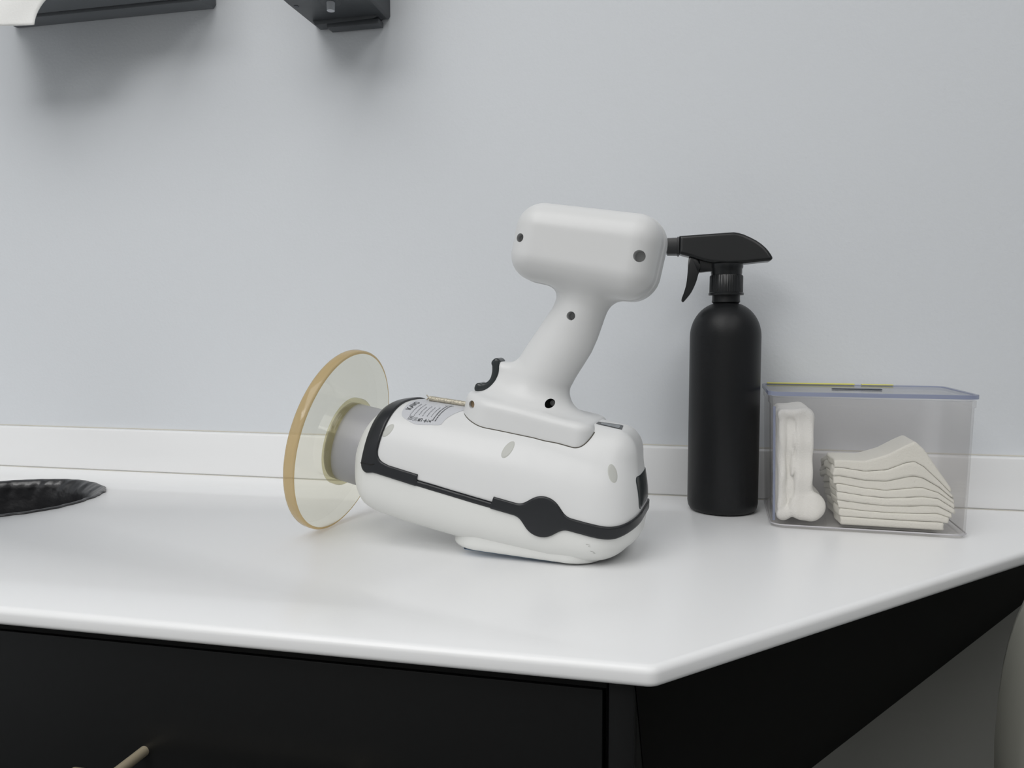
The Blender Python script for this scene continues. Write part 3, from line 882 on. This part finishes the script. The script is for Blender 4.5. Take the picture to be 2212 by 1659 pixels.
def soap_dispenser():
    zb = .5075
    root = empty('soap_dispenser', Wd(-.361, .8225, zb))
    tag(root, 'charcoal soap dispenser on the wall, seen from below', 'soap dispenser')
    def Q(x, y, z): return Wd(x, y, z) - root.location
    bm = bmesh.new()                                 # body: plan with rounded front, chamfered bottom
    n = 12; plan = []
    xl, xr, yb, yf = -.4055, -.3165, .8225, .690
    plan += [(xr, yb), (xl, yb)]
    plan += [(xl, yb), (xl - .001, .76)]
    for k in range(n + 1):
        a = math.radians(180 + 180 * k / n); plan.append(((xl + xr) / 2 + (xr - xl) / 2 * math.cos(a), .735 + .045 * math.sin(a)))
    plan = plan[:1] + plan[2:]
    cx_, cy_ = (xl + xr) / 2, .76
    def rg(z, s): return [bm.verts.new(Q(cx_ + (x - cx_) * s, min(.8225, cy_ + (y - cy_) * s), z)) for x, y in plan]
    rs = [rg(zb, .955), rg(zb + .0012, .98), rg(zb + .004, 1), rg(zb + .20, 1.0)]
    for p, q in zip(rs, rs[1:]):
        for k in range(len(p)): bm.faces.new((p[k], p[(k + 1) % len(p)], q[(k + 1) % len(p)], q[k]))
    bm.faces.new(rs[0][::-1]); bm.faces.new(rs[-1])
    from_bm('housing', bm, M_disp2, root, sharp=40)
    bm = bmesh.new(); prism(bm, [(Q(x, 0, z).x, Q(x, 0, z).z) for x, z in [(-.397, .5025), (-.329, .5045), (-.320, .5095), (-.320, .516), (-.400, .516), (-.400, .5065)]], Q(0, .806, 0).y, Q(0, .8205, 0).y, .0008, 2)
    bx(bm, Q(-.3535, .8135, .5015), (.060, .014, .0055), .0008, 2)
    from_bm('wall_bracket', bm, M_disp2, root, sharp=40)
    bm = bmesh.new(); tube(bm, [Q(-.359, .765, .512), Q(-.359, .765, .4985)], [.0044, .0040], 24)
    from_bm('nozzle', bm, M_nozzle, root, sharp=40)['label'] = 'milky white nozzle'
    bm = bmesh.new(); tube(bm, [Q(-.359, .765, .5085), Q(-.359, .765, .5068)], [.012, .0105], 32)
    from_bm('nozzle_seat', bm, M_disp2, root, sharp=40)
    for x, y in ((-.399, .768), (-.3925, .8105), (-.3275, .8085)):
        bm = bmesh.new(); tube(bm, [Q(x, y, .509), Q(x, y, .5072)], .0028, 20)
        from_bm('screw_recess', bm, M_dark, root, sharp=40)
soap_dispenser()

# ------------------------------------------------------------------ chair by the clipped corner
def chair():
    root = empty('padded_chair', Wd(.52, .34, -CT))
    tag(root, 'taupe vinyl padded chair at the right edge, below the counter corner', 'chair')
    o0 = root.location
    # backrest stands at z about 0.58 - 0.9 m, its left side towards the cabinet
    A = Matrix.Translation(Vector((-.130, .20, .778))) @ Matrix.Rotation(math.radians(4), 4, 'Z') @ Matrix.Rotation(math.radians(4), 4, 'Y')
    def se(a, b, n, k, m=72):
        t = 2 * math.pi * k / m; c, s = math.cos(t), math.sin(t)
        return a * math.copysign(abs(c) ** (2 / n), c), b * math.copysign(abs(s) ** (2 / n), s)
    bm = bmesh.new(); rs = []
    for (f, y) in [(.80, -.014), (.86, -.020), (.88, -.026), (.93, -.033), (.975, -.030), (1.0, -.018), (1.0, .012), (.96, .028), (.8, .034)]:
        rs.append([bm.verts.new((x, y, z)) for x, z in (se(.190 * f, .165 * f, 2.5, k) for k in range(72))])
    for p, q in zip(rs, rs[1:]):
        for k in range(72): bm.faces.new((p[k], p[(k + 1) % 72], q[(k + 1) % 72], q[k]))
    bm.faces.new(rs[0]); bm.faces.new(rs[-1][::-1])
    bmesh.ops.transform(bm, matrix=A, verts=bm.verts[:])
    from_bm('backrest', bm, M_vinyl, root, sharp=60)
    bm = bmesh.new(); lathe(bm, [(0, .40), (.17, .40), (.19, .41), (.20, .43), (.195, .455), (.17, .47), (0, .475)], 64)
    from_bm('seat', bm, M_vinyl, root, sharp=50)
    bm = bmesh.new(); tube(bm, [(-.0, .0, .395), (-.03, .22, .40), (-.10, .26, .55), (-.13, .225, .70)], .014, 16)
    from_bm('back_arm', bm, M_chrome, root)
    bm = bmesh.new(); tube(bm, [(0, 0, .08), (0, 0, .40)], .025, 24)
    from_bm('post', bm, M_chrome, root)
    for k in range(5):
        a = 2 * math.pi * k / 5 + .3
        bm = bmesh.new(); tube(bm, [(.02 * math.cos(a), .02 * math.sin(a), .095), (.24 * math.cos(a), .24 * math.sin(a), .07)], [.018, .012], 14)
        lg = from_bm('leg', bm, M_chrome, root)
        bm = bmesh.new(); tube(bm, [(.24 * math.cos(a) - .012 * math.sin(a), .24 * math.sin(a) + .012 * math.cos(a), .0285), (.24 * math.cos(a) + .012 * math.sin(a), .24 * math.sin(a) - .012 * math.cos(a), .0285)], .028, 20)
        tube(bm, [(.24 * math.cos(a), .24 * math.sin(a), .03), (.24 * math.cos(a), .24 * math.sin(a), .075)], .006, 8)
        from_bm('caster', bm, M_rubber, lg)
chair()

# ------------------------------------------------------------------ light: ceiling panels
def panel(name, x, y, sx, sy, power, col=(1, .993, .982)):
    l = bpy.data.lights.new(name, 'AREA'); l.shape = 'RECTANGLE'; l.size = sx; l.size_y = sy; l.energy = power; l.color = col
    o = bpy.data.objects.new(name, l); COL.objects.link(o); o.location = (x, y, ZC - .01); l.energy *= .5
    return o
panel('ceiling_panel', -.62, -1.35, 1.4, 1.4, 36)
panel('ceiling_panel', .85, -1.25, .8, 1.2, 12)
panel('ceiling_panel', -1.1, -2.6, 1.2, 1.2, 56)
panel('ceiling_panel', .85, -2.6, .8, 1.2, 20)

w = bpy.data.worlds.new('world'); S.world = w; w.use_nodes = True
w.node_tree.nodes['Background'].inputs['Color'].default_value = (.8, .85, .9, 1)
w.node_tree.nodes['Background'].inputs['Strength'].default_value = .2

# ------------------------------------------------------------------ camera
cam = bpy.data.cameras.new('camera'); cam.sensor_fit = 'HORIZONTAL'; cam.sensor_width = 36
cam.lens = 1680 / 2212 * 36; cam.clip_start = .01
co = bpy.data.objects.new('camera', cam); COL.objects.link(co)
co.location = Wd(0, 0, .17)
co.rotation_euler = (math.radians(90 - 3.9), 0, math.radians(12.4))
S.camera = co

S.view_settings.view_transform = 'Standard'; S.view_settings.look = 'None'
S.view_settings.gamma = 1; S.view_settings.use_curve_mapping = False
S.view_settings.exposure = 0.0
